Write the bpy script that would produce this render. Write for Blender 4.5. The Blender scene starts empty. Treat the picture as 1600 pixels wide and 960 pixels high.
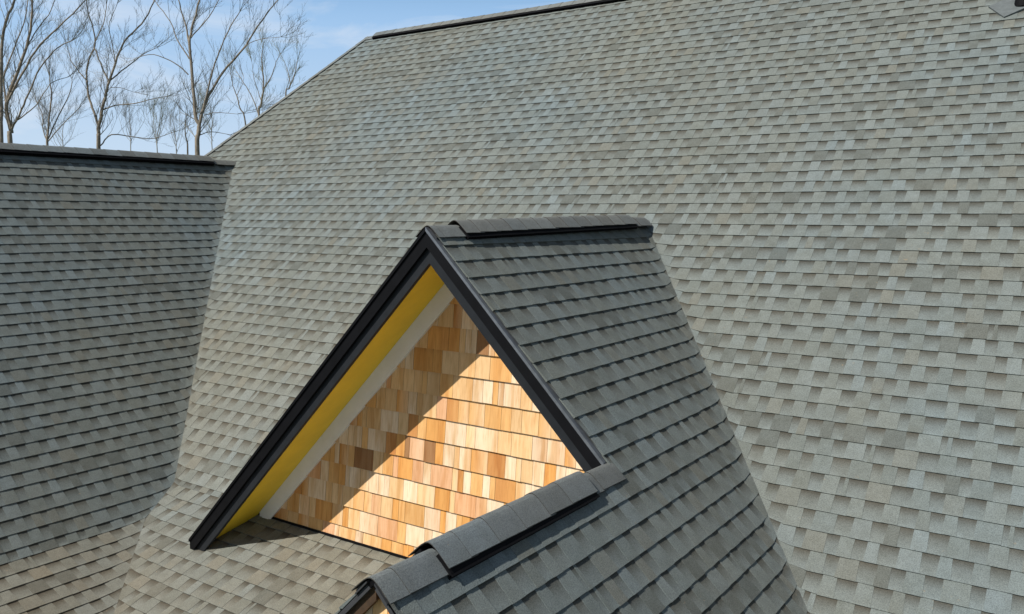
import bpy, math, random
import numpy as np
from mathutils import Vector, Matrix
from mathutils.bvhtree import BVHTree

random.seed(7)
SC = bpy.context.scene
COL = SC.collection
H = 7.6                                   # height of the small gable's ridge above the ground

# ------------------------------------------------------------------ camera
F_PX = 1345.15
CAM = Vector((3.7217, -7.6986, 0.0654 + H))
FW = Vector((-0.56431, 0.81898, -0.10405)).normalized()
RT = Vector((0.82318, 0.56777, 0.0045)).normalized()
UP = RT.cross(FW).normalized()
RT = FW.cross(UP).normalized()
cd = bpy.data.cameras.new('camera')
cd.sensor_width = 36.0
cd.lens = F_PX / 1600 * 36.0
cd.clip_start = 0.05
cd.clip_end = 6000
cam = bpy.data.objects.new('camera', cd)
COL.objects.link(cam)
CAM = CAM.copy()
M = Matrix((RT, UP, -FW)).transposed().to_4x4()
M.translation = CAM
cam.matrix_world = M
SC.camera = cam

# ------------------------------------------------------------------ sky and sun
SUN = Vector((-0.270, -0.659, 0.702)).normalized()
world = bpy.data.worlds.new('World')
SC.world = world
world.use_nodes = True
wn = world.node_tree
wn.nodes.clear()
wo = wn.nodes.new('ShaderNodeOutputWorld')
bg = wn.nodes.new('ShaderNodeBackground')
sky = wn.nodes.new('ShaderNodeTexSky')
sky.sky_type = 'NISHITA'
sky.sun_disc = False
sky.sun_elevation = math.asin(SUN.z)
sky.sun_rotation = math.atan2(SUN.x, SUN.y)
sky.altitude = 200
sky.air_density = 1.0
sky.dust_density = 0.4
sky.ozone_density = 2.0
tc = wn.nodes.new('ShaderNodeTexCoord')
mp = wn.nodes.new('ShaderNodeMapping')
mp.inputs['Rotation'].default_value = (0.0, 0.25, 0.6)
mp.inputs['Scale'].default_value = (2.2, 2.2, 9.0)
ns = wn.nodes.new('ShaderNodeTexNoise')
ns.inputs['Scale'].default_value = 1.7
ns.inputs['Detail'].default_value = 7
ns.inputs['Roughness'].default_value = 0.58
ns.inputs['Distortion'].default_value = 0.9
rp = wn.nodes.new('ShaderNodeValToRGB')
rp.color_ramp.elements[0].position = 0.50
rp.color_ramp.elements[0].color = (0, 0, 0, 1)
rp.color_ramp.elements[1].position = 0.80
rp.color_ramp.elements[1].color = (0.75, 0.75, 0.75, 1)
mx = wn.nodes.new('ShaderNodeMixRGB')
mx.inputs['Color2'].default_value = (15.8, 16.8, 18.2, 1)
wn.links.new(tc.outputs['Generated'], mp.inputs['Vector'])
wn.links.new(mp.outputs['Vector'], ns.inputs['Vector'])
wn.links.new(ns.outputs['Fac'], rp.inputs['Fac'])
wn.links.new(rp.outputs['Color'], mx.inputs['Fac'])
# pale haze all round the horizon, thinning upwards
sep = wn.nodes.new('ShaderNodeSeparateXYZ')
hz = wn.nodes.new('ShaderNodeValToRGB')
hz.color_ramp.interpolation = 'EASE'
hz.color_ramp.elements[0].position = 0.20
hz.color_ramp.elements[0].color = (1, 1, 1, 1)
hz.color_ramp.elements[1].position = 0.36
hz.color_ramp.elements[1].color = (0, 0, 0, 1)
hc = wn.nodes.new('ShaderNodeValToRGB')
hc.color_ramp.elements[0].position = 0.03
hc.color_ramp.elements[0].color = (0.68, 0.83, 0.99, 1)
hc.color_ramp.elements[1].position = 0.24
hc.color_ramp.elements[1].color = (0.35, 0.60, 0.94, 1)
hs = wn.nodes.new('ShaderNodeVectorMath')
hs.operation = 'SCALE'
hs.inputs['Scale'].default_value = 18.0
hm = wn.nodes.new('ShaderNodeMixRGB')
wn.links.new(sep.outputs['Z'], hc.inputs['Fac'])
wn.links.new(hc.outputs['Color'], hs.inputs[0])
wn.links.new(hs.outputs[0], hm.inputs['Color2'])
wn.links.new(tc.outputs['Generated'], sep.inputs[0])
wn.links.new(sep.outputs['Z'], hz.inputs['Fac'])
wn.links.new(hz.outputs['Color'], hm.inputs['Fac'])
wn.links.new(sky.outputs['Color'], hm.inputs['Color1'])
wn.links.new(hm.outputs['Color'], mx.inputs['Color1'])
wn.links.new(mx.outputs['Color'], bg.inputs['Color'])
bg.inputs['Strength'].default_value = 0.05
wn.links.new(bg.outputs['Background'], wo.inputs['Surface'])

sl = bpy.data.lights.new('sun', 'SUN')
sl.energy = 5.0
sl.angle = math.radians(0.53)
sl.color = (1.0, 0.965, 0.91)
sun = bpy.data.objects.new('sun', sl)
sun.rotation_euler = SUN.to_track_quat('Z', 'Y').to_euler()
sun.location = (0, 0, 40)
COL.objects.link(sun)

vs = SC.view_settings
vs.view_transform = 'Standard'
vs.look = 'None'
vs.gamma = 1.0
vs.use_curve_mapping = False
vs.exposure = 0.0


# ------------------------------------------------------------------ helpers
def link(o, parent=None):
    COL.objects.link(o)
    if parent is not None:
        o.parent = parent
    return o


def make_mesh(name, verts, faces, mat=None, cols=None, smooth=False):
    """cols: one RGB per vertex of every face corner list (same nesting as faces)"""
    me = bpy.data.meshes.new(name)
    me.from_pydata([tuple(v) for v in verts], [], faces)
    if cols is not None:
        at = me.color_attributes.new('tone', 'FLOAT_COLOR', 'CORNER')
        flat = [c for f in cols for rgb in f for c in (rgb[0], rgb[1], rgb[2], 1.0)]
        at.data.foreach_set('color', flat)
    if mat:
        me.materials.append(mat)
    if smooth:
        me.polygons.foreach_set('use_smooth', [True] * len(me.polygons))
    me.update()
    return me


def obj(name, verts, faces, mat, parent=None, cols=None, smooth=False):
    return link(bpy.data.objects.new(name, make_mesh(name, verts, faces, mat, cols, smooth)), parent)


def box_vf(c, ax, ay, az):
    """box around c with half vectors ax, ay, az"""
    v = [c + sx * ax + sy * ay + sz * az for sz in (-1, 1) for sy in (-1, 1) for sx in (-1, 1)]
    f = [(0, 2, 3, 1), (4, 5, 7, 6), (0, 1, 5, 4), (2, 6, 7, 3), (0, 4, 6, 2), (1, 3, 7, 5)]
    return v, f


class Acc:
    def __init__(self):
        self.v, self.f, self.c = [], [], []

    def add(self, v, f, c=None):
        n = len(self.v)
        self.v.extend(v)
        self.f.extend([tuple(i + n for i in t) for t in f])
        if c is not None:
            self.c.extend(c)

    def obj(self, name, mat, parent=None, smooth=False):
        return obj(name, self.v, self.f, mat, parent, self.c if self.c else None, smooth)


def uz_prism(poly, v0, v1):
    """polygon in the (u, z) plane, z relative to the gable ridge, extruded from v0 to v1"""
    n = len(poly)
    vv = [Vector((u, -v0, z + H)) for u, z in poly] + [Vector((u, -v1, z + H)) for u, z in poly]
    f = [tuple(range(n)), tuple(range(2 * n - 1, n - 1, -1))]
    for i in range(n):
        j = (i + 1) % n
        f.append((i, i + n, j + n, j))
    return vv, f


def fix_normals(o):
    import bmesh
    bm = bmesh.new()
    bm.from_mesh(o.data)
    bmesh.ops.recalc_face_normals(bm, faces=bm.faces)
    bm.to_mesh(o.data)
    bm.free()
    return o


# ------------------------------------------------------------------ materials
def new_mat(name):
    m = bpy.data.materials.new(name)
    m.use_nodes = True
    nt = m.node_tree
    b = nt.nodes['Principled BSDF']
    return m, nt, b


def noise(nt, vec, scale, detail=3, rough=0.5, dist=0.0):
    n = nt.nodes.new('ShaderNodeTexNoise')
    n.inputs['Scale'].default_value = scale
    n.inputs['Detail'].default_value = detail
    n.inputs['Roughness'].default_value = rough
    n.inputs['Distortion'].default_value = dist
    if vec is not None:
        nt.links.new(vec, n.inputs['Vector'])
    return n


def ramp(nt, fac, stops):
    r = nt.nodes.new('ShaderNodeValToRGB')
    e = r.color_ramp.elements
    while len(e) > 1:
        e.remove(e[-1])
    e[0].position, e[0].color = stops[0][0], (*stops[0][1], 1)
    for p, c in stops[1:]:
        x = e.new(p)
        x.color = (*c, 1)
    nt.links.new(fac, r.inputs['Fac'])
    return r


def mix(nt, kind, fac, a, b):
    m = nt.nodes.new('ShaderNodeMixRGB')
    m.blend_type = kind
    for s, x in (('Fac', fac), ('Color1', a), ('Color2', b)):
        if isinstance(x, (int, float)):
            m.inputs[s].default_value = x
        elif isinstance(x, tuple):
            m.inputs[s].default_value = (*x, 1)
        else:
            nt.links.new(x, m.inputs[s])
    return m.outputs['Color']


def bump(nt, b, height, strength, dist):
    n = nt.nodes.new('ShaderNodeBump')
    n.inputs['Strength'].default_value = strength
    n.inputs['Distance'].default_value = dist
    nt.links.new(height, n.inputs['Height'])
    nt.links.new(n.outputs['Normal'], b.inputs['Normal'])


def shingle_material():
    m, nt, b = new_mat('asphalt_granules')
    geo = nt.nodes.new('ShaderNodeNewGeometry')
    pos = geo.outputs['Position']
    at = nt.nodes.new('ShaderNodeAttribute')
    at.attribute_name = 'tone'
    g1 = noise(nt, pos, 170, 2, 0.6)
    c = mix(nt, 'MULTIPLY', 1.0, at.outputs['Color'], ramp(nt, g1.outputs['Fac'], [(0.28, (0.66, 0.66, 0.66)), (0.5, (1, 1, 1)), (0.74, (1.34, 1.33, 1.30))]).outputs['Color'])
    g2 = noise(nt, pos, 14, 4, 0.6)
    c = mix(nt, 'MULTIPLY', 1.0, c, ramp(nt, g2.outputs['Fac'], [(0.3, (0.91, 0.90, 0.88)), (0.7, (1.08, 1.08, 1.085))]).outputs['Color'])
    # pollen and dust lying unevenly over the roof
    g3 = noise(nt, pos, 0.42, 4, 0.55)
    c = mix(nt, 'MULTIPLY', 1.0, c, ramp(nt, g3.outputs['Fac'], [(0.36, (0.97, 1.02, 1.06)), (0.5, (1.0, 0.99, 0.97)), (0.66, (1.045, 1.0, 0.935))]).outputs['Color'])
    g4 = noise(nt, pos, 23, 3, 0.7)
    g5 = noise(nt, pos, 2.1, 2, 0.5)
    sp = mix(nt, 'MULTIPLY', 1.0, ramp(nt, g4.outputs['Fac'], [(0.66, (0, 0, 0)), (0.74, (1, 1, 1))]).outputs['Color'],
             ramp(nt, g5.outputs['Fac'], [(0.5, (0, 0, 0)), (0.65, (0.5, 0.5, 0.5))]).outputs['Color'])
    c = mix(nt, 'MIX', sp, c, (0.34, 0.24, 0.13))
    nt.links.new(c, b.inputs['Base Color'])
    b.inputs['Roughness'].default_value = 0.93
    b.inputs['Specular IOR Level'].default_value = 0.25
    bump(nt, b, g1.outputs['Fac'], 0.5, 0.004)
    return m


def cedar_material():
    m, nt, b = new_mat('cedar')
    geo = nt.nodes.new('ShaderNodeNewGeometry')
    at = nt.nodes.new('ShaderNodeAttribute')
    at.attribute_name = 'tone'
    inf = nt.nodes.new('ShaderNodeObjectInfo')
    off = nt.nodes.new('ShaderNodeVectorMath')
    off.operation = 'MULTIPLY_ADD'
    nt.links.new(geo.outputs['Position'], off.inputs[0])
    off.inputs[1].default_value = (1, 1, 0.035)
    cmb = nt.nodes.new('ShaderNodeCombineXYZ')
    sc = nt.nodes.new('ShaderNodeMath')
    sc.operation = 'MULTIPLY'
    sc.inputs[1].default_value = 31.0
    nt.links.new(inf.outputs['Random'], sc.inputs[0])
    nt.links.new(sc.outputs[0], cmb.inputs[0])
    nt.links.new(sc.outputs[0], cmb.inputs[2])
    nt.links.new(cmb.outputs[0], off.inputs[2])
    g = noise(nt, off.outputs[0], 75, 4, 0.6, 0.3)
    c = mix(nt, 'MULTIPLY', 1.0, at.outputs['Color'], ramp(nt, g.outputs['Fac'], [(0.3, (0.86, 0.80, 0.72)), (0.5, (1, 1, 1)), (0.72, (1.07, 1.08, 1.09))]).outputs['Color'])
    g2 = noise(nt, off.outputs[0], 14, 2, 0.5, 0.6)
    c = mix(nt, 'MULTIPLY', 1.0, c, ramp(nt, g2.outputs['Fac'], [(0.34, (0.86, 0.76, 0.62)), (0.5, (1, 1, 1)), (0.66, (1.05, 1.08, 1.12))]).outputs['Color'])
    nt.links.new(c, b.inputs['Base Color'])
    b.inputs['Roughness'].default_value = 0.75
    bump(nt, b, g.outputs['Fac'], 0.35, 0.003)
    return m


def plain(name, col, rough=0.6, nscale=30, var=0.12, metallic=0.0, bmp=0.1, stretch=None, spec=0.5):
    m, nt, b = new_mat(name)
    geo = nt.nodes.new('ShaderNodeNewGeometry')
    vec = geo.outputs['Position']
    if stretch:
        mm = nt.nodes.new('ShaderNodeMapping')
        mm.inputs['Scale'].default_value = stretch
        nt.links.new(vec, mm.inputs['Vector'])
        vec = mm.outputs['Vector']
    g = noise(nt, vec, nscale, 5, 0.6)
    c = mix(nt, 'MULTIPLY', 1.0, col, ramp(nt, g.outputs['Fac'], [(0.3, (1 - var,) * 3), (0.7, (1 + var,) * 3)]).outputs['Color'])
    nt.links.new(c, b.inputs['Base Color'])
    b.inputs['Roughness'].default_value = rough
    b.inputs['Metallic'].default_value = metallic
    b.inputs['Specular IOR Level'].default_value = spec
    bump(nt, b, g.outputs['Fac'], bmp, 0.004)
    return m


M_SH = shingle_material()
M_CEDAR = cedar_material()
M_FELT = plain('black_underlay', (0.035, 0.037, 0.04), 0.9)
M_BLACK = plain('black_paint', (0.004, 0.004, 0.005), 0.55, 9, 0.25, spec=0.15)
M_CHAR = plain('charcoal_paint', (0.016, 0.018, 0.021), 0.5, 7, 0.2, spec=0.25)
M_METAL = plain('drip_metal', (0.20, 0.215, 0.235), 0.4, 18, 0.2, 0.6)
M_YELLOW = plain('yellow_soffit', (0.93, 0.66, 0.045), 0.6, 5, 0.06)
M_WHITE = plain('primed_trim', (0.86, 0.855, 0.85), 0.6, 6, 0.05)
M_VENT = plain('vent_plastic', (0.006, 0.006, 0.007), 0.7, spec=0.1)
M_RAW = plain('raw_timber', (0.34, 0.19, 0.07), 0.7, 30, 0.3, 0, 0.2, (1, 1, 0.2))
M_CEDAR_TRIM = plain('pale_timber', (0.74, 0.50, 0.24), 0.7, 30, 0.2)
M_SHADED_TIMBER = plain('shaded_timber', (0.045, 0.024, 0.010), 0.8, 30, 0.3)  # bare timber with its shade painted into the colour
M_SIDING = plain('wall_siding', (0.62, 0.60, 0.56), 0.7, 3, 0.05)
M_PVC = plain('pvc_pipe', (0.66, 0.58, 0.46), 0.5)
M_LEAD = plain('flashing_metal', (0.125, 0.14, 0.14), 0.7, 25, 0.15, 0.0, spec=0.2)
M_BARK = plain('bark', (0.22, 0.185, 0.14), 0.9, 6, 0.45, 0, 0.4)
M_TWIG = plain('twigs', (0.27, 0.255, 0.215), 0.9, 2, 0.3)
M_BUD = plain('budding_twigs', (0.29, 0.27, 0.13), 0.9, 2, 0.25)
M_GROUND = plain('ground_cover', (0.075, 0.085, 0.035), 0.95, 0.6, 0.5)

# ------------------------------------------------------------------ roof planes
E_SH = 0.143          # course exposure
T1, T2, T3 = 0.9538, 0.9527, 1.0082
UL, ZL = -7.4085, 0.8549
V1, V2, VW = 3.284, 5.27, 2.766
ZM = 3.0875
VK, TM = 2.735, 0.43   # eaves kick of the main roof
ZKM = -T1 * VK
ZKL, TL = -2.80, 0.42
UKL = UL + (ZL - ZKL) / T2
UR2 = 1.372           # lower gable ridge
ZR2 = -T3 * UR2
UHIP, THIP = -6.81, 1.34
UMAX, VMAX, ZEAVE = 6.0, 7.5, -4.1
KS = 0.11             # softness of valleys
KK = 0.03             # softness where a slope kicks out


class Plane:
    """roof plane z = z0 + gu*u + gv*v (z relative to the gable ridge, v towards the viewer)"""

    def __init__(self, z0, gu, gv):
        self.z0, self.gu, self.gv = z0, gu, gv
        g = math.hypot(gu, gv)
        S = Vector((-gu / g, gv / g, -g)).normalized()          # world: y = -v
        N = Vector((-gu, gv, 1)).normalized()
        self.S, self.N = S, N
        self.A = S.cross(N).normalized()
        self.O = Vector((0, 0, z0 + H))

    def z(self, u, v):
        return self.z0 + self.gu * u + self.gv * v

    def p(self, a, s, h=0.0):
        return self.O + a * self.A + s * self.S + h * self.N

    def uvz(self, a, s):
        q = self.p(a, s)
        return q.x, -q.y, q.z - H

    def half(self, fn):
        """linear fn(u, v, z) >= 0 as (na, ns, c) with na*a + ns*s <= c"""
        f0 = fn(*self.uvz(0, 0))
        fa = fn(*self.uvz(1, 0)) - f0
        fs = fn(*self.uvz(0, 1)) - f0
        return (-fa, -fs, f0)

    def above(self, q):
        return self.half(lambda u, v, z: z - q.z(u, v))

    def below(self, q):
        return self.half(lambda u, v, z: q.z(u, v) - z)


MAIN = Plane(0, 0, -T1)
MBACK = Plane(2 * ZM, 0, T1)
HIP = Plane(ZM - THIP * UHIP, THIP, 0)
LEFT = Plane(ZL + UL * T2, -T2, 0)
LBACK = Plane(ZL - UL * T2, T2, 0)
DR = Plane(0, -T3, 0)
DL = Plane(0, T3, 0)
LOWM = Plane(ZKM + VK * TM, 0, -TM)
LOWL = Plane(ZKL + UKL * TL, -TL, 0)
LGL = Plane(ZR2 - T3 * UR2, T3, 0)


def clip(poly, hp):
    na, ns, c = hp
    out = []
    n = len(poly)
    for i in range(n):
        p, q = poly[i], poly[(i + 1) % n]
        dp, dq = na * p[0] + ns * p[1] - c, na * q[0] + ns * q[1] - c
        if dp <= 1e-9:
            out.append(p)
        if (dp < -1e-9 and dq > 1e-9) or (dp > 1e-9 and dq < -1e-9):
            t = dp / (dp - dq)
            out.append((p[0] + t * (q[0] - p[0]), p[1] + t * (q[1] - p[1])))
    return out


def clip_all(poly, hps):
    for h in hps:
        poly = clip(poly, h)
        if len(poly) < 3:
            return []
    return poly


def area(poly):
    return 0.5 * abs(sum(poly[i][0] * poly[(i + 1) % len(poly)][1] - poly[(i + 1) % len(poly)][0] * poly[i][1] for i in range(len(poly))))


def U(sign, c):          # sign*(u - c) >= 0
    return lambda u, v, z: sign * (u - c)


def V(sign, c):
    return lambda u, v, z: sign * (v - c)


def Zc(sign, c):
    return lambda u, v, z: sign * (z - c)


# every slope: plane, list of convex regions, soft neighbours, course offset, label
SLOPES = [
    ('main', MAIN, [
        [MAIN.half(Zc(1, 0)), MAIN.half(U(1, UL)), MAIN.above(LEFT), MAIN.below(HIP), MAIN.half(U(-1, UMAX)), MAIN.half(Zc(-1, ZM - 0.03))],
        [MAIN.half(Zc(1, 0)), MAIN.half(U(-1, UL)), MAIN.above(LBACK), MAIN.below(HIP)],
        [MAIN.half(Zc(-1, 0)), MAIN.above(LEFT), MAIN.above(DL), MAIN.half(V(-1, VK))],
        [MAIN.half(Zc(-1, 0)), MAIN.above(DR), MAIN.half(U(-1, UMAX)), MAIN.half(V(-1, VK))],
    ], [((LEFT, LBACK), KS, min), ((DR, DL), KS, min), ((LOWM,), KK, min)], 0.0, 'broad sunlit main roof slope'),
    ('gable_front', DR, [
        [DR.half(U(1, 0.03)), DR.half(U(-1, UR2)), DR.above(MAIN), DR.half(V(-1, V1))],
        [DR.half(U(1, UR2)), DR.above(MAIN), DR.above(LOWM), DR.half(V(-1, V1)), DR.half(Zc(1, ZEAVE))],
        [DR.half(U(1, UR2 + 0.03)), DR.above(LOWM), DR.half(V(1, V1)), DR.half(V(-1, V2)), DR.half(Zc(1, ZEAVE))],
    ], [((MAIN, LOWM), KS, max)], 0.04, 'shaded roof slope of the two stepped gables'),
    ('wing', LEFT, [
        [LEFT.half(U(1, UL + 0.03)), LEFT.above(MAIN), LEFT.above(LOWM), LEFT.half(Zc(1, ZKL)), LEFT.half(V(-1, VMAX))],
    ], [((MAIN, LOWM), KS, max), ((LOWL,), KK, min)], UKL * math.hypot(1, T2) - 0.72 * E_SH, 'shaded slope of the side wing roof'),
    ('low_main', LOWM, [
        [LOWM.half(V(1, VK)), LOWM.above(LEFT), LOWM.above(LOWL), LOWM.above(LGL), LOWM.half(Zc(1, ZEAVE))],
        [LOWM.half(V(1, VK)), LOWM.above(DR), LOWM.half(U(-1, UMAX)), LOWM.half(Zc(1, ZEAVE))],
    ], [((LEFT, LOWL), KS, max), ((MAIN,), KK, min), ((DR, LGL), KS, min)], VK * math.hypot(1, TM), 'flatter eaves slope below the cedar gable'),
    ('low_wing', LOWL, [
        [LOWL.half(U(1, UKL)), LOWL.above(LOWM), LOWL.half(V(-1, VMAX)), LOWL.half(Zc(1, ZEAVE))],
    ], [((LOWM,), KS, min), ((LEFT,), KK, min)], UKL * math.hypot(1, TL), 'flatter eaves slope of the side wing'),
    ('gable_back', DL, [
        [DL.half(U(-1, -0.03)), DL.above(MAIN), DL.above(LOWM), DL.half(V(-1, VW))],
        [DL.half(U(-1, -0.03)), DL.half(Zc(1, -2.755)), DL.half(V(1, VW)), DL.half(V(-1, V1))],
    ], [((MAIN, LOWM), KS, max)], 0.03, 'far slope of the upper gable'),
    ('low_gable_back', LGL, [
        [LGL.half(U(-1, UR2 - 0.03)), LGL.above(LOWM), LGL.half(V(1, VW)), LGL.half(V(-1, V2))],
    ], [((LOWM,), KS, min)], 0.03, 'far slope of the lower gable'),
    ('hip', HIP, [
        [HIP.below(MAIN), HIP.below(MBACK), HIP.half(Zc(1, -3.0))],
    ], [], 0.0, 'hipped end slope of the main roof'),
    ('main_back', MBACK, [
        [MBACK.below(MAIN), MBACK.below(HIP), MBACK.half(Zc(-1, ZM - 0.03)), MBACK.half(U(-1, UMAX)), MBACK.half(Zc(1, -3.0))],
    ], [], 0.0, 'rear slope of the main roof'),
    ('wing_back', LBACK, [
        [LBACK.half(U(-1, UL - 0.03)), LBACK.above(MAIN), LBACK.half(V(-1, VMAX)), LBACK.half(Zc(1, -3.0))],
        ], [], 0.0, 'rear slope of the side wing roof'),
]

house = link(bpy.data.objects.new('house', None))
house['label'] = 'house with steep grey shingle roofs, a side wing and two stepped cedar gables'
house['category'] = 'house'

BIG = 40.0
slope_objs, bvh_v, bvh_f = {}, [], []
for key, pl, regs, nb, off, lab in SLOPES:
    acc = Acc()
    for rg in regs:
        poly = clip_all([(-BIG, -BIG), (BIG, -BIG), (BIG, BIG), (-BIG, BIG)], rg)
        if not poly:
            continue
        n = len(poly)
        top = [pl.p(a, s, -0.004) for a, s in poly]
        bot = [pl.p(a, s, -0.024) for a, s in poly]
        fs = [tuple(range(n)), tuple(range(2 * n - 1, n - 1, -1))] + [(i, i + n, (i + 1) % n + n, (i + 1) % n) for i in range(n)]
        acc.add(top + bot, fs)
        bvh_f.append([len(bvh_v) + i for i in range(n)])
        bvh_v.extend(top)
    o = fix_normals(acc.obj('roof_slope', M_FELT, house))
    o['label'] = lab
    slope_objs[key] = o
BVH = BVHTree.FromPolygons(bvh_v, bvh_f)

# ------------------------------------------------------------------ asphalt shingles
L_SH = 0.985
TONES = [((0.165, 0.186, 0.177), 7), ((0.153, 0.170, 0.158), 6), ((0.174, 0.199, 0.195), 4), ((0.122, 0.133, 0.122), 3), ((0.162, 0.170, 0.151), 2)]
TONE_LIST = [t for t, w in TONES for _ in range(w)]
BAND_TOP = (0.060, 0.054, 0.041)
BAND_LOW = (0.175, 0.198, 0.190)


def jit(c, k):
    m = 1 + random.uniform(-k, k)
    w = random.uniform(-0.02, 0.02)
    return (c[0] * m * (1 + w), c[1] * m, c[2] * m * (1 - w))


def strip_variant():
    """pieces of one laminated shingle: x0, x1, taper, layer, low tone, high tone"""
    segs, x = [], 0.0
    tooth = True
    while x < L_SH - 1e-6:
        w = random.uniform(0.075, 0.155) if tooth else random.uniform(0.06, 0.125)
        if L_SH - x - w < (0.13 if tooth else 0.06):
            w = (L_SH - x) * random.uniform(0.5, 0.6) if tooth else L_SH - x
        segs.append((x, min(x + w, L_SH), tooth))
        x += w
        tooth = not tooth
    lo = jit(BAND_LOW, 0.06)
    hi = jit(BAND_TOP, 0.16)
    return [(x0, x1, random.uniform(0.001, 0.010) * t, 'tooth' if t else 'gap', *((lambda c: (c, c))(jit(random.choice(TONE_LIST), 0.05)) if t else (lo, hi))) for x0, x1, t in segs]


VARIANTS = [strip_variant() for _ in range(40)]


def strip_geom(var, hps, to3, sb, a0, wob, lift, tint=(1, 1, 1)):
    """to3(a, s, h) -> point; hps: clip half planes or None; returns v, f, cols"""
    v, f, c = [], [], []
    st = sb - E_SH - 0.010
    for x0, x1, inset, layer, lo, hi in var:
        lo = tuple(x * y for x, y in zip(lo, tint))
        hi = tuple(x * y for x, y in zip(hi, tint))
        tooth = layer == 'tooth'
        sb_l = sb + (wob if tooth else wob * 0.4 - 0.001)
        sm = sb - 0.52 * E_SH
        rows = ((st, sb_l),) if tooth else ((st, sm), (sm, sb_l))
        top = 0.0022 if tooth else 0.0

        def hh(s):
            t = (s - st) / (E_SH + 0.010)
            return 0.003 + 0.0095 * t + top

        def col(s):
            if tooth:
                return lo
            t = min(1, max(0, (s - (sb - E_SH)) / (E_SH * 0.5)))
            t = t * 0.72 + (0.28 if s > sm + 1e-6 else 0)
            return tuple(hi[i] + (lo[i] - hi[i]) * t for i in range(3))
        for r0, r1 in rows:
            ov = inset * 0.5 + 0.004
            if tooth:
                i0, i1 = (0.0 if x0 == 0 else inset), (0.0 if x1 > L_SH - 1e-6 else inset)
                poly = [(a0 + x0 + i0, r0), (a0 + x1 - i1, r0), (a0 + x1 - 0.0004, r1), (a0 + x0 + 0.0004, r1)]
            else:       # the backing runs a little under its neighbouring teeth
                e0, e1 = (0.0 if x0 == 0 else -0.012), (0.0 if x1 > L_SH - 1e-6 else 0.012)
                poly = [(a0 + x0 + e0, r0), (a0 + x1 + e1, r0), (a0 + x1 + e1, r1), (a0 + x0 + e0, r1)]
            if hps is not None:
                poly = clip_all(poly, hps)
                if len(poly) < 3 or area(poly) < 1e-5:
                    continue
            n, k = len(poly), len(v)
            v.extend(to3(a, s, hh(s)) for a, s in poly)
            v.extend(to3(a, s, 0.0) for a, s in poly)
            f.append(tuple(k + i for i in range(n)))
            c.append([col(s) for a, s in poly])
            for i in range(n):
                j = (i + 1) % n
                si, sj = poly[i][1], poly[j][1]
                butt = abs(si - sb_l) < 1e-6 and abs(sj - sb_l) < 1e-6
                if abs(si - sj) < 1e-6 and not butt:
                    continue
                if not tooth and not butt:
                    continue
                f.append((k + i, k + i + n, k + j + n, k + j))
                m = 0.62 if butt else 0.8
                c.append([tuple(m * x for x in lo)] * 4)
    return v, f, c


WOB = [0.0, 0.002, -0.002, 0.003, -0.003, 0.001]
shared = {}


def shared_mesh(vi, wi):
    if (vi, wi) not in shared:
        v, f, c = strip_geom(VARIANTS[vi], None, lambda a, s, h: Vector((a, s, h)), 0.0, 0.0, WOB[wi], 0.0)
        shared[(vi, wi)] = make_mesh('shingle', v, f, M_SH, c)
    return shared[(vi, wi)]


def soft(nb):
    def g(P, pl):
        u, v = P.x, -P.y
        z0 = pl.z(u, v)
        dz = 0.0
        flat = 1.0
        for qs, ks, fn in nb:
            d = max(0.0, z0 - fn(q.z(u, v) for q in qs))
            if d < ks:
                dz += (ks - d) ** 2 / (4 * ks)
            if ks > 0.05:
                flat = min(flat, 0.25 + 0.75 * min(1.0, d / 0.07))
        return dz, flat
    return g


strips = []            # dicts
for key, pl, regs, nb, off, lab in SLOPES:
    sf = soft(nb)
    polys = [clip_all([(-BIG, -BIG), (BIG, -BIG), (BIG, BIG), (-BIG, BIG)], rg) for rg in regs]
    polys = [p for p in polys if p]
    s_lo = min(p[1] for q in polys for p in q)
    s_hi = max(p[1] for q in polys for p in q)
    k0, k1 = math.floor((s_lo - off) / E_SH), math.ceil((s_hi - off) / E_SH) + 1
    for k in range(k0, k1 + 1):
        sb = off + k * E_SH
        st = sb - E_SH - 0.012
        band = [clip(clip(q, (0, 1, sb + 0.004)), (0, -1, -st)) for q in polys]
        band = [b for b in band if len(b) >= 3]
        if not band:
            continue
        a_lo = min(p[0] for b in band for p in b)
        a_hi = max(p[0] for b in band for p in b)
        a0 = math.floor(a_lo / L_SH) * L_SH - L_SH * random.random()
        while a0 < a_hi:
            corners = [(a0, st), (a0 + L_SH, st), (a0 + L_SH, sb), (a0, sb)]
            inside, touching = False, []
            for rg in regs:
                q = clip_all(corners, rg)
                if q and area(q) > 4e-4:
                    touching.append(rg)
                    if area(q) > 0.999 * area(corners):
                        inside = True
            if touching:
                near = any(pl.z(*pl.uvz(a, s)[:2]) - fn(q.z(*pl.uvz(a, s)[:2]) for q in qs) < ks for a, s in corners for qs, ks, fn in nb)
                strips.append(dict(key=key, pl=pl, a=a0, sb=sb, regs=touching, free=inside and not near, sf=sf,
                                   vi=random.randrange(len(VARIANTS)), wi=random.randrange(len(WOB))))
            a0 += L_SH


def to_px(P):
    d = P - CAM
    D = d.dot(FW)
    if D < 0.2:
        return None
    return 800 + F_PX * d.dot(RT) / D, 480 - F_PX * d.dot(UP) / D, D


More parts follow.
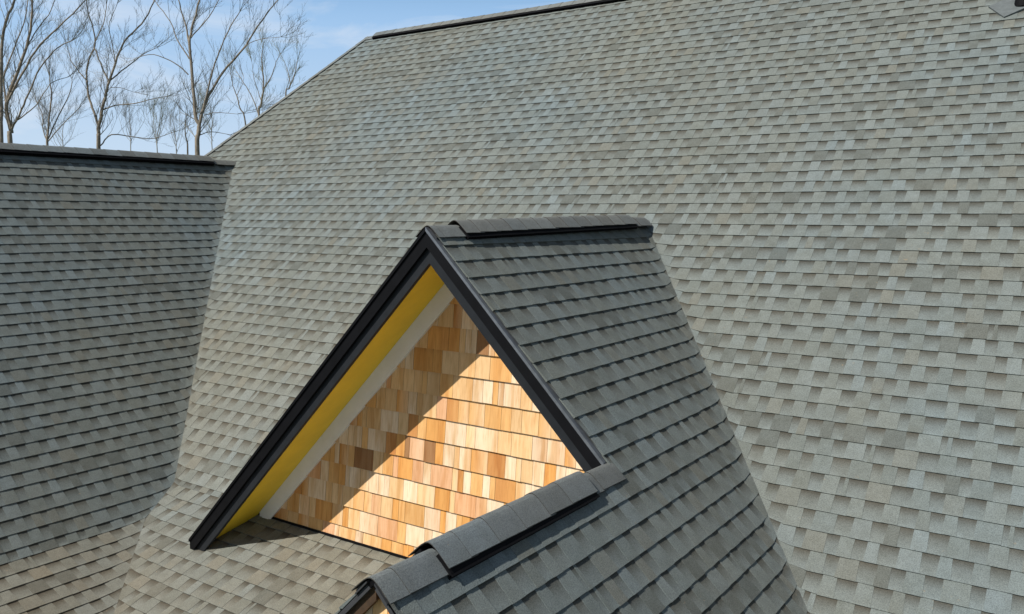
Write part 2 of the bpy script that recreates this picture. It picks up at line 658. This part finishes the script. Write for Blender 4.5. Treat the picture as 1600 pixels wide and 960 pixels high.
for t in strips:
    pl = t['pl']
    t['score'] = 0.0
    mid = pl.p(t['a'] + L_SH / 2, t['sb'] - E_SH / 2, 0.01)
    if pl.N.dot(CAM - mid) <= 0:
        continue
    cs = [to_px(pl.p(t['a'] + x, t['sb'] + y)) for x, y in ((0, -E_SH), (L_SH, -E_SH), (L_SH, 0), (0, 0))]
    if any(c is None for c in cs):
        continue
    # share of the strip that shows
    vis = 0
    for x in (0.15, 0.5, 0.85):
        P = pl.p(t['a'] + x * L_SH, t['sb'] - E_SH / 2, 0.02)
        q = to_px(P)
        if not (0 < q[0] < 1600 and 0 < q[1] < 960):
            continue
        ab = (t['a'] + x * L_SH, t['sb'] - E_SH / 2)
        if not any(all(h[0] * ab[0] + h[1] * ab[1] <= h[2] for h in rg) for rg in t['regs']):
            continue
        d = CAM - P
        hit = BVH.ray_cast(P + d.normalized() * 0.05, d.normalized(), d.length)
        if hit[0] is None:
            vis += 1
    t['score'] = vis / 3 * area([(c[0], c[1]) for c in cs])

N_SINGLE = 300
strips.sort(key=lambda t: -t['score'])
field = Acc()
for i, t in enumerate(strips):
    pl, sf = t['pl'], t['sf']
    single = i < N_SINGLE and t['score'] > 0
    # brown silt washed down to the flatter eaves and the foot of the main slope beside the gable
    mid = pl.p(t['a'] + L_SH / 2, t['sb'] - E_SH / 2)
    silt = 0.0
    if t['key'] in ('low_main', 'low_wing'):
        silt = random.uniform(0.75, 1.0)
    elif t['key'] == 'main' and mid.x < 0:
        silt = max(0.0, min(1.0, (H - 0.4 - mid.z) / 2.6)) * random.uniform(0.7, 1.0)
    tint = (1 + 0.24 * silt, 1 + 0.10 * silt, 1 - 0.02 * silt)
    if single and t['free'] and silt < 0.05:
        o = link(bpy.data.objects.new('shingle', shared_mesh(t['vi'], t['wi'])), slope_objs[t['key']])
        mt = Matrix((pl.A, pl.S, pl.N)).transposed().to_4x4()
        mt.translation = pl.p(t['a'], t['sb'], 0.0)
        o.matrix_basis = mt
        continue

    def to3(a, s, h):
        P = pl.p(a, s, 0.0)
        dz, flat = sf(P, pl)
        P += pl.N * (h * flat)
        P.z += dz
        return P
    a = Acc()
    for rg in t['regs']:
        v, f, c = strip_geom(VARIANTS[t['vi']], None if t['free'] else rg, to3, t['sb'], t['a'], WOB[t['wi']], 0.0, tint)
        if v:
            a.add(v, f, c)
    if not a.v:
        continue
    if single:
        a.obj('shingle', M_SH, slope_objs[t['key']])
    else:
        field.add(a.v, a.f, a.c)
fo = field.obj('shingle_field', M_SH, house)
fo['kind'] = 'stuff'
print('strips', len(strips), 'field faces', len(field.f))


# ------------------------------------------------------------------ ridges: caps and vents
def cap_mesh(P0, D, SA, SB, length, w, lift0, lift1, r=0.045, tone=None, thick=0.0045):
    """one bent cap shingle. P0: ridge point at its covered end, D: unit direction towards its exposed end,
    SA/SB: unit vectors down the two slopes; lifts: height over the ridge at both ends"""
    up = -(SA + SB).normalized()
    half = []
    sink = 0.85 * (r + w - math.sqrt(w * w + r * r))
    N = 6
    for side, S in ((-1, SA), (1, SB)):
        pts = []
        for i in range(N + 1):
            d = w * i / N
            drop = math.sqrt(d * d + r * r) - r + sink
            lat = S - S.dot(up) * up
            pts.append(lat * d + up * (S.dot(up) * drop))
        half.append(pts)
    prof = list(reversed(half[0])) + half[1][1:]
    n = len(prof)
    v, f, c = [], [], []
    tone = tone or jit(random.choice(((0.165, 0.176, 0.172), (0.15, 0.158, 0.152), (0.178, 0.194, 0.192))), 0.06)
    for x, lf in ((0.0, lift0), (length, lift1)):
        for h in (lf, lf - thick):
            v.extend(P0 + D * x + p + up * h for p in prof)
    a0, b0, a1, b1 = 0, n, 2 * n, 3 * n
    dk = (0.06, 0.058, 0.052)
    for i in range(n - 1):
        f.append((a0 + i, a0 + i + 1, a1 + i + 1, a1 + i)); c.append([tone] * 4)
        f.append((b0 + i, b1 + i, b1 + i + 1, b0 + i + 1)); c.append([dk] * 4)
        f.append((a1 + i, a1 + i + 1, b1 + i + 1, b1 + i)); c.append([dk] * 4)
    for i, s in ((0, 0), (n - 1, 1)):
        f.append((a0 + i, a1 + i, b1 + i, b0 + i)); c.append([dk] * 4)
    return v, f, c


def ridge(P0, P1, SA, SB, vent, label, w=0.145, expo=0.2, hv=0.030):
    """caps run from P0 (covered end) to P1 (exposed end); vent = (t0, t1) in metres from P0"""
    D = (P1 - P0)
    Ltot = D.length
    D.normalize()
    up = -(SA + SB).normalized()
    base = Acc()
    for S in (SA, SB):
        side = S
        q = [P0 + side * 0.03 + up * 0.008, P1 + side * 0.03 + up * 0.008, P1 + up * 0.008 + side * (w - 0.03), P0 + up * 0.008 + side * (w - 0.03)]
        base.add(q + [x - up * 0.008 for x in q], [(0, 1, 2, 3), (7, 6, 5, 4), (0, 4, 5, 1), (1, 5, 6, 2), (2, 6, 7, 3), (3, 7, 4, 0)])
    ro = base.obj('roof_ridge', M_FELT, house)
    ro['label'] = label

    def run(x0, x1, h, ww):
        x = x0
        while x < x1 - 0.02:
            ln = min(expo + 0.05, x1 - x)
            v, f, c = cap_mesh(P0 + D * x, D, SA, SB, ln, ww * random.uniform(0.985, 1.015), h + 0.008, h + 0.0135 + random.uniform(-0.001, 0.001))
            a = Acc(); a.add(v, f, c)
            fix_normals(a.obj('cap_shingle', M_SH, ro, smooth=False))
            x += expo
    if vent is None:
        run(0, Ltot, 0.017, w)
    else:
        t0, t1 = vent
        if t0 > 0.03:
            run(0, t0 + 0.03, 0.017, w)
        if t1 < Ltot - 0.03:
            run(t1 - 0.03, Ltot, 0.017, w)
        run(t0, t1, 0.018 + hv, w + 0.012)
        va = Acc()
        for S in (SA, SB):
            nrm = D.cross(S)
            if nrm.dot(up) < 0:
                nrm = -nrm
            c0 = P0 + D * ((t0 + t1) / 2) + S * (w * 0.58) + nrm * (0.006 + hv / 2)
            va.add(*box_vf(c0, D * ((t1 - t0) / 2 - 0.006), S * (w * 0.42 - 0.014), nrm * (hv / 2 - 0.004)))
            # edge lips and fins
            for hz in (0.006, 0.006 + hv - 0.008):
                c1 = P0 + D * ((t0 + t1) / 2) + S * (w - 0.006) + nrm * (hz + 0.003)
                va.add(*box_vf(c1, D * ((t1 - t0) / 2 - 0.004), S * 0.006, nrm * 0.003))
            n = int((t1 - t0) / 0.03)
            for i in range(n):
                c2 = P0 + D * (t0 + 0.015 + i * 0.03) + S * (w - 0.009) + nrm * (0.006 + hv / 2)
                va.add(*box_vf(c2, D * 0.004, S * 0.007, nrm * (hv / 2 - 0.006)))
        va.obj('ridge_vent', M_VENT, ro)
    return ro


def W(u, v, z):
    return Vector((u, -v, z + H))


r_up = ridge(W(0, 0.06, 0.065), W(0, V1 + 0.01, 0.0), DL.S, DR.S, (0.34, 2.95), 'capped ridge of the upper gable with a black vent')
r_low = ridge(W(UR2, V1 - 0.03, ZR2), W(UR2, V2 + 0.012, ZR2), LGL.S, DR.S, (0.36, 1.67), 'capped ridge of the lower gable with a black vent', w=0.155, expo=0.22, hv=0.033)
r_wing = ridge(W(UL, -ZL / T1 - 0.08, ZL + 0.045), W(UL, VMAX, ZL), LBACK.S, LEFT.S, (0.52, VMAX + 0.6), 'long capped ridge of the side wing', hv=0.048)
vm = -ZM / T1
r_main = ridge(W(UHIP - 0.02, vm, ZM), W(UMAX, vm, ZM), MBACK.S, MAIN.S, (0.24, UMAX - UHIP - 0.3), 'long capped ridge of the main roof', hv=0.048)
# hip caps climb to the ridge
hd = Vector((-1, -THIP / T1, -THIP)).normalized()      # down the hip in world axes (y = -v)
P_top = W(UHIP, vm, ZM)
hip_len = 3.4
SA = (HIP.S - HIP.S.dot(hd) * hd).normalized()
SB = (MAIN.S - MAIN.S.dot(hd) * hd).normalized()
ridge(P_top, P_top + hd * hip_len, SA, SB, None, 'capped hip of the main roof', w=0.12)

# upturned end cap where the upper gable's ridge runs into the main slope
v, f, c = cap_mesh(W(0, -0.12, 0.05), Vector((0, -0.72, -0.12)).normalized(), DL.S, DR.S, 0.26, 0.12, 0.03, 0.045)
a = Acc(); a.add(v, f, c)
fix_normals(a.obj('cap_shingle', M_SH, r_up))


# ------------------------------------------------------------------ upper gable front
def wall_plane(vw):
    p = Plane.__new__(Plane)
    p.A, p.S, p.N = Vector((1, 0, 0)), Vector((0, 0, -1)), Vector((0, -1, 0))
    p.O = Vector((0, -vw, H))
    return p


def band(side, z0, z1, uend):
    """rake band between vertical offsets z0 > z1 below the roof line, from the apex out to |u| = uend"""
    s = side
    # cut level where it comes down on the lower roof
    return clip([(0, z0), (s * uend, z0 - T3 * uend), (s * uend, z1 - T3 * uend), (0, z1)], (0, -1, 2.835))


# sheathing behind the cedar
wp = wall_plane(VW)
hb = [(T3, -1, 0.16), (-T3, -1, 0.16)]
poly = [(0, -0.10), (2.6, -0.10 - 2.6 * T3), (2.6, -3.2), (-2.75, -3.2), (-2.75, -0.10 - 2.75 * T3)]
gv, gf = uz_prism(poly, VW - 0.012, VW - 0.10)
gable = fix_normals(obj('gable_wall', gv, gf, M_RAW, house))
gable['label'] = 'upper gable wall of orange and cream cedar shingles'

CEDAR = [((0.82, 0.61, 0.40), 11), ((0.72, 0.40, 0.145), 5), ((0.69, 0.33, 0.088), 6), ((0.77, 0.49, 0.235), 6), ((0.58, 0.26, 0.075), 2), ((0.74, 0.41, 0.21), 2), ((0.34, 0.165, 0.062), 1)]
CEDAR_LIST = [t for t, w in CEDAR for _ in range(w)]


def cedar_wall(vw, hps, z_first, z_bot, expo, amin, amax, parent, top):
    pl = wall_plane(vw)
    zb = z_bot
    first = True
    nxt = z_first
    while zb < top:
        hgt = nxt - zb
        a = amin - random.random() * 0.1
        while a < amax:
            w = random.choice((0.05, 0.07, 0.085, 0.1, 0.12, 0.145, 0.19)) * random.uniform(0.9, 1.1)
            st, sb = -(nxt + 0.03), -zb + random.uniform(-0.002, 0.002)
            quad = [(a + 0.0012, st), (a + w - 0.0012, st), (a + w - 0.0012, sb), (a + 0.0012, sb)]
            q = clip_all(quad, hps)
            if q and area(q) > 3e-4:
                th = random.uniform(-0.0012, 0.0012)
                vv = [pl.p(x, y, 0.002 + (0.020 + th) * (y - st) / (sb - st)) for x, y in q] + [pl.p(x, y, -0.002) for x, y in q]
                n = len(q)
                ff = [tuple(range(n))]
                tone = random.choice(CEDAR_LIST)
                m = random.uniform(0.9, 1.08)
                t1 = tuple(min(0.9, x * m) for x in tone)
                # heartwood often crosses a shingle: one edge paler or browner than the other
                t2 = t1 if random.random() < 0.6 else tuple(min(0.9, 0.5 * x + 0.5 * y) for x, y in zip(t1, random.choice(CEDAR_LIST)))
                cc = [[t1 if x < a + w / 2 else t2 for x, y in q]]
                for i in range(n):
                    j = (i + 1) % n
                    ff.append((i, i + n, j + n, j))
                    cc.append([tuple(0.6 * x for x in t1)] * 4)
                o = obj('cedar_shingle', vv, ff, M_CEDAR, parent, cc)
            a += w
        zb = nxt
        nxt += expo


def wall_half(fn):
    """fn(u, z) >= 0 linear, wall coordinates a = u, s = -z"""
    f0 = fn(0, 0)
    fa = fn(1, 0) - f0
    fs = fn(0, -1) - f0
    return (-fa, -fs, f0)


z_foot = LOWM.z(0, VW)
cedar_wall(VW, [wall_half(lambda u, z: -0.17 - T3 * u - z), wall_half(lambda u, z: -0.17 + T3 * u - z),
                wall_half(lambda u, z: z - z_foot - 0.012), wall_half(lambda u, z: z - (LGL.z(u, VW) - 0.05))],
           -1.27 - 0.175 * 7, z_foot + 0.012, 0.175, -2.75, 2.2, gable, -0.2)

for s in (-1, 1):
    ue = 2.72 if s < 0 else 1.36
    # dark fascia board, upper proud trim, metal drip edge
    vv, ff = uz_prism(band(s, -0.034, -0.245, ue - 0.004), V1 - 0.010, V1 - 0.045)
    fo_ = fix_normals(obj('rake_board', vv, ff, M_CHAR, house))
    vv, ff = uz_prism(band(s, -0.028, -0.138, ue), V1 + 0.018, V1 - 0.028)
    fix_normals(obj('rake_trim', vv, ff, M_BLACK, fo_))
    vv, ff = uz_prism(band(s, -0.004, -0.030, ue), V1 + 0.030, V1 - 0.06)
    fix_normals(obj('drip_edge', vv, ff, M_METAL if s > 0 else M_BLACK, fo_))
    vv, ff = uz_prism(band(s, -0.142, -0.145, ue - 0.02), V1 - 0.004, V1 - 0.03)
    fix_normals(obj('trim_bead', vv, ff, M_CHAR, fo_))
    # yellow soffit under the overhang
    vv, ff = uz_prism(band(s, -0.148, -0.163, 2.60 if s < 0 else 1.36), V1 - 0.047, VW - 0.012)
    fix_normals(obj('soffit', vv, ff, M_YELLOW, house))
    # frieze board on the wall
    vv, ff = uz_prism(band(s, -0.165, -0.345, 2.40 if s < 0 else 1.6), VW + 0.034, VW - 0.010)
    fix_normals(obj('frieze_board', vv, ff, M_WHITE, house))

# dark step flashing along the foot of the cedar
fl = Acc()
fl.add(*box_vf(W(-1.1, VW + 0.012, z_foot + 0.016), Vector((1.45, 0, 0)), Vector((0, 0.016, 0)), Vector((0, 0, 0.010))))
fl.obj('base_flashing', M_BLACK, house)

# ------------------------------------------------------------------ lower gable front
vlw = V2 - 0.075
poly = [(UR2, ZR2 - 0.06), (UR2 + 2.4, ZR2 - 0.06 - 2.4 * T3), (UR2 + 2.4, -4.6), (UR2 - 2.4, -4.6), (UR2 - 2.4, ZR2 - 0.06 - 2.4 * T3)]
vv, ff = uz_prism(poly, vlw - 0.012, vlw - 0.11)
lg = fix_normals(obj('gable_wall', vv, ff, M_RAW, house))
lg['label'] = 'lower gable wall of pale cedar below its capped ridge'
cedar_wall(vlw, [wall_half(lambda u, z: -0.05 + ZR2 - T3 * (u - UR2) - z), wall_half(lambda u, z: -0.05 + ZR2 + T3 * (u - UR2) - z)],
           ZR2 - 0.95, ZR2 - 1.1, 0.175, UR2 - 1.1, UR2 + 1.1, lg, ZR2)
for s in (-1, 1):
    def lband(z0, z1, ue):
        return [(UR2 + s * 0, ZR2 + z0), (UR2 + s * ue, ZR2 + z0 - T3 * ue), (UR2 + s * ue, ZR2 + z1 - T3 * ue), (UR2, ZR2 + z1)]
    vv, ff = uz_prism(lband(-0.03, -0.10 if s < 0 else -0.06, 2.3), V2 - 0.02, V2 - 0.05)
    b_ = fix_normals(obj('rake_board', vv, ff, M_SHADED_TIMBER if s < 0 else M_CEDAR_TRIM, house))  # left board's shade is in its dark colour, right one stays pale
    vv, ff = uz_prism(lband(-0.004, -0.03, 2.3), V2 - 0.002, V2 - 0.06)
    fix_normals(obj('drip_edge', vv, ff, M_BLACK, b_))

# ------------------------------------------------------------------ walls below the eaves (out of the picture)
for (u0, u1, v0, v1, zt) in ((-3.2, 3.6, 5.0, 5.11, -4.0), (3.5, 5.6, 5.0, 5.11, -3.7), (5.5, 5.6, -6.3, 5.0, -2.7), (-9.9, 5.5, -6.4, -6.3, -3.0),
                             (-11.3, -11.2, -6.3, 7.2, -3.1), (-11.2, -1.6, 7.1, 7.2, -4.0), (-1.7, -1.6, 5.11, 7.1, -3.9)):
    vv, ff = box_vf(Vector(((u0 + u1) / 2, -(v0 + v1) / 2, (zt + H) / 2)), Vector(((u1 - u0) / 2, 0, 0)), Vector((0, (v1 - v0) / 2, 0)), Vector((0, 0, (zt + H) / 2)))
    obj('wall', vv, ff, M_SIDING, house)

# ------------------------------------------------------------------ plumbing vent on the main slope
q = MAIN
_d = FW + RT * ((1599 - 800) / F_PX) - UP * ((8 - 480) / F_PX)
_t = -(CAM - MAIN.O).dot(MAIN.N) / _d.dot(MAIN.N)
_P = CAM + _d * _t - MAIN.O
ac, sc_ = abs(_P.dot(MAIN.A)), _P.dot(MAIN.S)
ca, sa = math.cos(0.62), math.sin(0.62)
sgn = 1 if MAIN.A.x > 0 else -1


def rot(x, y):
    return (sgn * ac + x * ca - y * sa, sc_ + x * sa + y * ca)


pl4 = [rot(-0.11, -0.18), rot(0.24, -0.18), rot(0.24, 0.09), rot(-0.11, 0.09)]
vv = [MAIN.p(a_, s_, 0.027) for a_, s_ in pl4] + [MAIN.p(a_, s_, 0.004) for a_, s_ in pl4]
pipe_fl = fix_normals(obj('flashing', vv, [(0, 1, 2, 3), (7, 6, 5, 4), (0, 4, 5, 1), (1, 5, 6, 2), (2, 6, 7, 3), (3, 7, 4, 0)], M_LEAD, house))


def lathe(c, prof, n=20):
    v, f = [], []
    for r_, z_ in prof:
        for i in range(n):
            t = 2 * math.pi * i / n
            v.append(c + Vector((r_ * math.cos(t), r_ * math.sin(t), z_)))
    for k in range(len(prof) - 1):
        for i in range(n):
            j = (i + 1) % n
            f.append((k * n + i, k * n + j, (k + 1) * n + j, (k + 1) * n + i))
    return v, f


pc = MAIN.p(sgn * ac, sc_, 0.0)
vv, ff = lathe(pc, [(0.085, -0.02), (0.075, 0.05), (0.05, 0.09), (0.046, 0.12), (0.03, 0.12)])
obj('pipe_boot', vv, ff, M_VENT, pipe_fl, smooth=True)
vv, ff = lathe(pc, [(0.04, 0.0), (0.04, 0.42), (0.034, 0.42), (0.034, 0.1)])
obj('vent_pipe', vv, ff, M_PVC, pipe_fl, smooth=True)

# ------------------------------------------------------------------ ground
g = obj('ground', [Vector((-2500, -2500, 0)), Vector((2500, -2500, 0)), Vector((2500, 2500, 0)), Vector((-2500, 2500, 0))], [(0, 1, 2, 3)], M_GROUND)
g['kind'] = 'structure'


# ------------------------------------------------------------------ bare trees
def px_point(x, y, D):
    d = FW + RT * ((x - 800) / F_PX) - UP * ((y - 480) / F_PX)
    return CAM + d * D


def tube(acc, pts, rads, n):
    """tapered tube along a polyline"""
    k = len(acc.v)
    vs_, fs_ = [], []
    prev = None
    for i, p in enumerate(pts):
        d = (pts[min(i + 1, len(pts) - 1)] - pts[max(i - 1, 0)])
        if d.length < 1e-6:
            d = Vector((0, 0, 1))
        d.normalize()
        x = (prev - prev.dot(d) * d) if prev is not None else d.orthogonal()
        x.normalize()
        prev = x
        y = d.cross(x)
        for j in range(n):
            t = 2 * math.pi * j / n
            vs_.append(p + (x * math.cos(t) + y * math.sin(t)) * rads[i])
    for i in range(len(pts) - 1):
        for j in range(n):
            m = (j + 1) % n
            fs_.append((i * n + j, i * n + m, (i + 1) * n + m, (i + 1) * n + j))
    acc.add(vs_, fs_)


def rnd_dir(d, ang, up=0.25):
    o = d.orthogonal().normalized()
    o.rotate(Matrix.Rotation(random.uniform(0, 2 * math.pi), 3, d))
    r = (d * math.cos(ang) + o * math.sin(ang)) + Vector((0, 0, up))
    return r.normalized()


def grow(acc, p, d, length, rad, level, n):
    """a wandering twig with side twigs"""
    seg = 5 if level < 2 else 4
    pts, rads = [p.copy()], [rad]
    q, dd = p.copy(), d.copy()
    kids = []
    for i in range(seg):
        dd = (dd + Vector((random.gauss(0, 0.13), random.gauss(0, 0.13), random.gauss(0.05, 0.1)))).normalized()
        q = q + dd * (length / seg)
        pts.append(q.copy())
        rads.append(max(0.003, rad * (1 - 0.8 * (i + 1) / seg)))
        if level > 0:
            kids.append((q.copy(), dd.copy(), (i + 1) / seg))
    tube(acc, pts, rads, n)
    if level > 0:
        for q, dd, t in kids:
            for _ in range(random.choice((1, 1, 2))):
                grow(acc, q, rnd_dir(dd, random.uniform(0.35, 0.8), 0.35), length * random.uniform(0.35, 0.6) * (1.15 - 0.4 * t), max(0.006, rad * 0.5 * (1.1 - 0.5 * t)), level - 1, 3)


def smooth_line(pts, per=4):
    out = []
    for i in range(len(pts) - 1):
        p0, p1, p2, p3 = pts[max(i - 1, 0)], pts[i], pts[i + 1], pts[min(i + 2, len(pts) - 1)]
        for k in range(per):
            t = k / per
            out.append(0.5 * ((2 * p1) + (p2 - p0) * t + (2 * p0 - 5 * p1 + 4 * p2 - p3) * t * t + (3 * p1 - p0 - 3 * p2 + p3) * t ** 3))
    out.append(pts[-1])
    return out


def tree(D, limbs, label, twig_mat=M_TWIG, bark=M_BARK, dens=1.0, tl=1.0, level=2, group='bare trees beyond the side wing'):
    """limbs: (list of pixel points in the photograph's upper corner zoom, start radius m, end radius m); the first is the trunk"""
    x0, y0 = limbs[0][0][0]
    base = px_point(x0 / 2.6667, y0 / 2.6667, D)
    root = link(bpy.data.objects.new('bare_tree', None))
    root.location = (base.x, base.y, 0)
    off = Vector((base.x, base.y, 0))
    wood, tw = Acc(), Acc()
    for li, (pts, r0, r1) in enumerate(limbs):
        dz = random.uniform(-1, 1) * 1.2 if li else 0.0
        P = []
        for i, (x, y) in enumerate(pts):
            t = i / max(1, len(pts) - 1)
            P.append(px_point(x / 2.6667, y / 2.6667, D + dz * t) - off)
        if li == 0:
            P = [Vector((0, 0, -0.1)), Vector((0, 0, P[0].z * 0.5)) + Vector((random.uniform(-.1, .1), 0, 0))] + P
        S = smooth_line(P)
        n = len(S)
        R = [(r0 * (1.5 if li == 0 and i == 0 else 1)) + (r1 - r0) * i / (n - 1) for i in range(n)]
        if li == 0:
            rr = r0 * 1.15
            R = [rr + (r0 - rr) * min(1, i / 8) if i < 8 else r0 + (r1 - r0) * (i - 8) / max(1, n - 9) for i in range(n)]
        R = [0.66 * x for x in R]
        S = [S[0]] + [p + Vector((random.gauss(0, 0.014), random.gauss(0, 0.014), 0)) for p in S[1:]]
        tube(wood, S, R, 7)
        Ltot = sum((S[i + 1] - S[i]).length for i in range(n - 1))
        i0 = 9 if li == 0 else 2
        step = max(1, int(round(0.8 / max(0.05, Ltot / n) / dens)))
        for i in range(i0, n, step):
            d = (S[min(i + 1, n - 1)] - S[i - 1]).normalized()
            t = i / n
            rad = max(0.011, R[i] * 0.32)
            grow(tw, S[i], rnd_dir(d, random.uniform(0.4, 0.95), 0.45), tl * random.uniform(1.1, 2.5) * (1.1 - 0.35 * t), min(rad, 0.03), level if random.random() < 0.6 else level - 1, 3)
        d = (S[-1] - S[-2]).normalized()
        for _ in range(3):
            grow(tw, S[-1], rnd_dir(d, random.uniform(0.1, 0.5), 0.25), tl * random.uniform(1.2, 2.3), max(0.012, r1 * 0.6), level, 3)
    root['label'] = label
    root['category'] = 'tree'
    root['group'] = group
    wood.obj('trunk', bark, root, smooth=True)
    tw.obj('crown', twig_mat, root)
    return root


tree(43, [([(6, 610), (3, 450), (5, 300), (15, 130), (60, 0), (90, -120)], 0.17, 0.06),
          ([(4, 420), (-40, 330), (-90, 200), (-110, 60)], 0.09, 0.04)],
     'slender dark bare tree at the end of the side wing ridge', dens=0.8)
tree(45, [([(40, 608), (45, 540), (25, 440), (60, 340), (100, 230), (130, 90), (135, -10), (150, -130)], 0.19, 0.05),
          ([(25, 440), (70, 350), (150, 210), (215, 140), (330, 30), (400, -60)], 0.10, 0.035),
          ([(45, 545), (80, 480), (120, 390), (170, 280), (240, 200), (300, 170)], 0.09, 0.03),
          ([(75, 500), (150, 440), (210, 350), (290, 320)], 0.05, 0.02),
          ([(118, 190), (150, 130), (215, 40), (240, -60)], 0.05, 0.025),
          ([(30, 440), (15, 330), (60, 200), (110, 60), (120, -60)], 0.08, 0.03)],
     'broad bare tree forking into many stems just above the side wing ridge')
tree(60, [([(197, 610), (200, 560), (207, 480), (214, 400), (205, 320)], 0.13, 0.05),
          ([(197, 590), (180, 540), (176, 480), (150, 420)], 0.07, 0.03),
          ([(200, 580), (240, 490), (290, 390), (300, 330)], 0.08, 0.03),
          ([(200, 590), (270, 510), (330, 450)], 0.06, 0.025)],
     'low bushy bare tree between two taller forked trees', dens=1.0, tl=1.2)
tree(46, [([(412, 612), (411, 560), (412, 525), (428, 450), (440, 400), (455, 340), (490, 240), (520, 170), (590, 100), (640, 10), (660, -90)], 0.16, 0.035),
          ([(410, 525), (385, 450), (365, 380), (366, 270), (395, 190), (388, 120), (365, 40), (360, -60)], 0.10, 0.03),
          ([(455, 345), (425, 280), (402, 220), (395, 180), (430, 100), (445, 20)], 0.07, 0.03),
          ([(365, 340), (330, 300), (300, 260), (285, 220)], 0.05, 0.02),
          ([(455, 338), (530, 280), (600, 225), (650, 200)], 0.06, 0.022),
          ([(430, 458), (480, 440), (560, 432), (640, 412), (700, 402)], 0.055, 0.02),
          ([(418, 608), (465, 562), (560, 572), (640, 578), (720, 552)], 0.055, 0.02),
          ([(460, 366), (500, 366), (560, 385)], 0.03, 0.014),
          ([(480, 265), (470, 190), (455, 110), (480, 40)], 0.04, 0.02)],
     'bare tree with a wide V fork and long level boughs', dens=1.0)
tree(44, [([(822, 628), (826, 560), (828, 520), (815, 480), (803, 330), (790, 200), (800, 120), (832, 0), (850, -120)], 0.18, 0.05),
          ([(792, 210), (780, 130), (760, 60), (738, -20), (720, -110)], 0.075, 0.03),
          ([(828, 525), (850, 450), (875, 395), (930, 300), (1010, 210), (1060, 130), (1110, 60), (1160, 0)], 0.12, 0.035),
          ([(838, 490), (868, 370), (885, 300), (915, 215), (960, 110), (1000, 50)], 0.08, 0.03),
          ([(785, 312), (730, 265), (640, 228), (570, 242)], 0.05, 0.018),
          ([(788, 245), (740, 170), (710, 90), (650, 10), (600, -60)], 0.055, 0.02),
          ([(836, 562), (880, 550), (960, 562)], 0.04, 0.016),
          ([(850, 482), (900, 470), (990, 476)], 0.035, 0.014),
          ([(1005, 215), (1060, 170), (1170, 155)], 0.035, 0.014),
          ([(795, 160), (870, 70), (930, -30)], 0.05, 0.02)],
     'tall bare tree with twin leaning stems beside the main roof hip', dens=1.0)
tree(58, [([(1078, 500), (1085, 440), (1097, 380), (1096, 320), (1090, 250), (1095, 200)], 0.12, 0.03),
          ([(1094, 375), (1130, 320), (1150, 260), (1170, 220)], 0.06, 0.02),
          ([(1078, 480), (1045, 395), (1005, 330), (980, 290)], 0.06, 0.02),
          ([(1088, 420), (1060, 330), (1050, 260)], 0.04, 0.015)],
     'thin tree with pale green buds rising behind the hip', M_BUD, dens=1.1, tl=0.85)
tree(66, [([(1190, 420), (1205, 370), (1225, 320), (1240, 250)], 0.09, 0.03),
          ([(1210, 360), (1200, 300), (1185, 260)], 0.05, 0.02)],
     'slim budding tree showing highest up the hip', M_BUD, dens=1.2, tl=0.9)
tree(52, [([(1025, 540), (1000, 450), (985, 400), (968, 345), (960, 300)], 0.07, 0.02),
          ([(985, 400), (1010, 350), (1015, 320)], 0.03, 0.014)],
     'leaning sapling close behind the foot of the hip', dens=0.8, tl=0.7, level=1)
tree(48, [([(783, 640), (782, 600), (771, 545), (776, 495), (780, 460)], 0.07, 0.022),
          ([(775, 560), (790, 520), (795, 490)], 0.025, 0.012)],
     'short broken stem standing against the twin stemmed tree', dens=0.5, tl=0.5, level=1)
FAINT = [(262, 545, 84, 'faint distant tree between the low bushy tree and the V forked tree'),
         (545, 505, 92, 'faint distant tree behind the lowest level bough of the V forked tree'),
         (655, 520, 80, 'wispy faint tree midway between the V forked and twin stemmed trees'),
         (735, 545, 96, 'low wispy faint tree close beside the short broken stem'),
         (885, 500, 86, 'faint greenish tree between the twin stemmed tree and the hip')]
for x, y, D, lab in FAINT:
    r_ = lambda k: random.uniform(-k, k)
    lim = [([(x, 640), (x + r_(5), y + 60), (x + r_(12), y), (x + r_(20), y - 50 + r_(15))], 0.075, 0.02)]
    for _ in range(4):
        sx = random.choice((-1, 1)) * random.uniform(12, 40)
        y_ = y + random.uniform(40, 95)
        lim.append(([(x + r_(4), y_), (x + sx, y_ - 50 + r_(10)), (x + sx * 1.6 + r_(8), y_ - 105 + r_(20))], 0.04, 0.014))
    tree(D, lim, lab, M_BUD if x in (655, 885) else M_TWIG, M_TWIG, dens=0.9, tl=1.1, group='faint trees far behind the side wing')
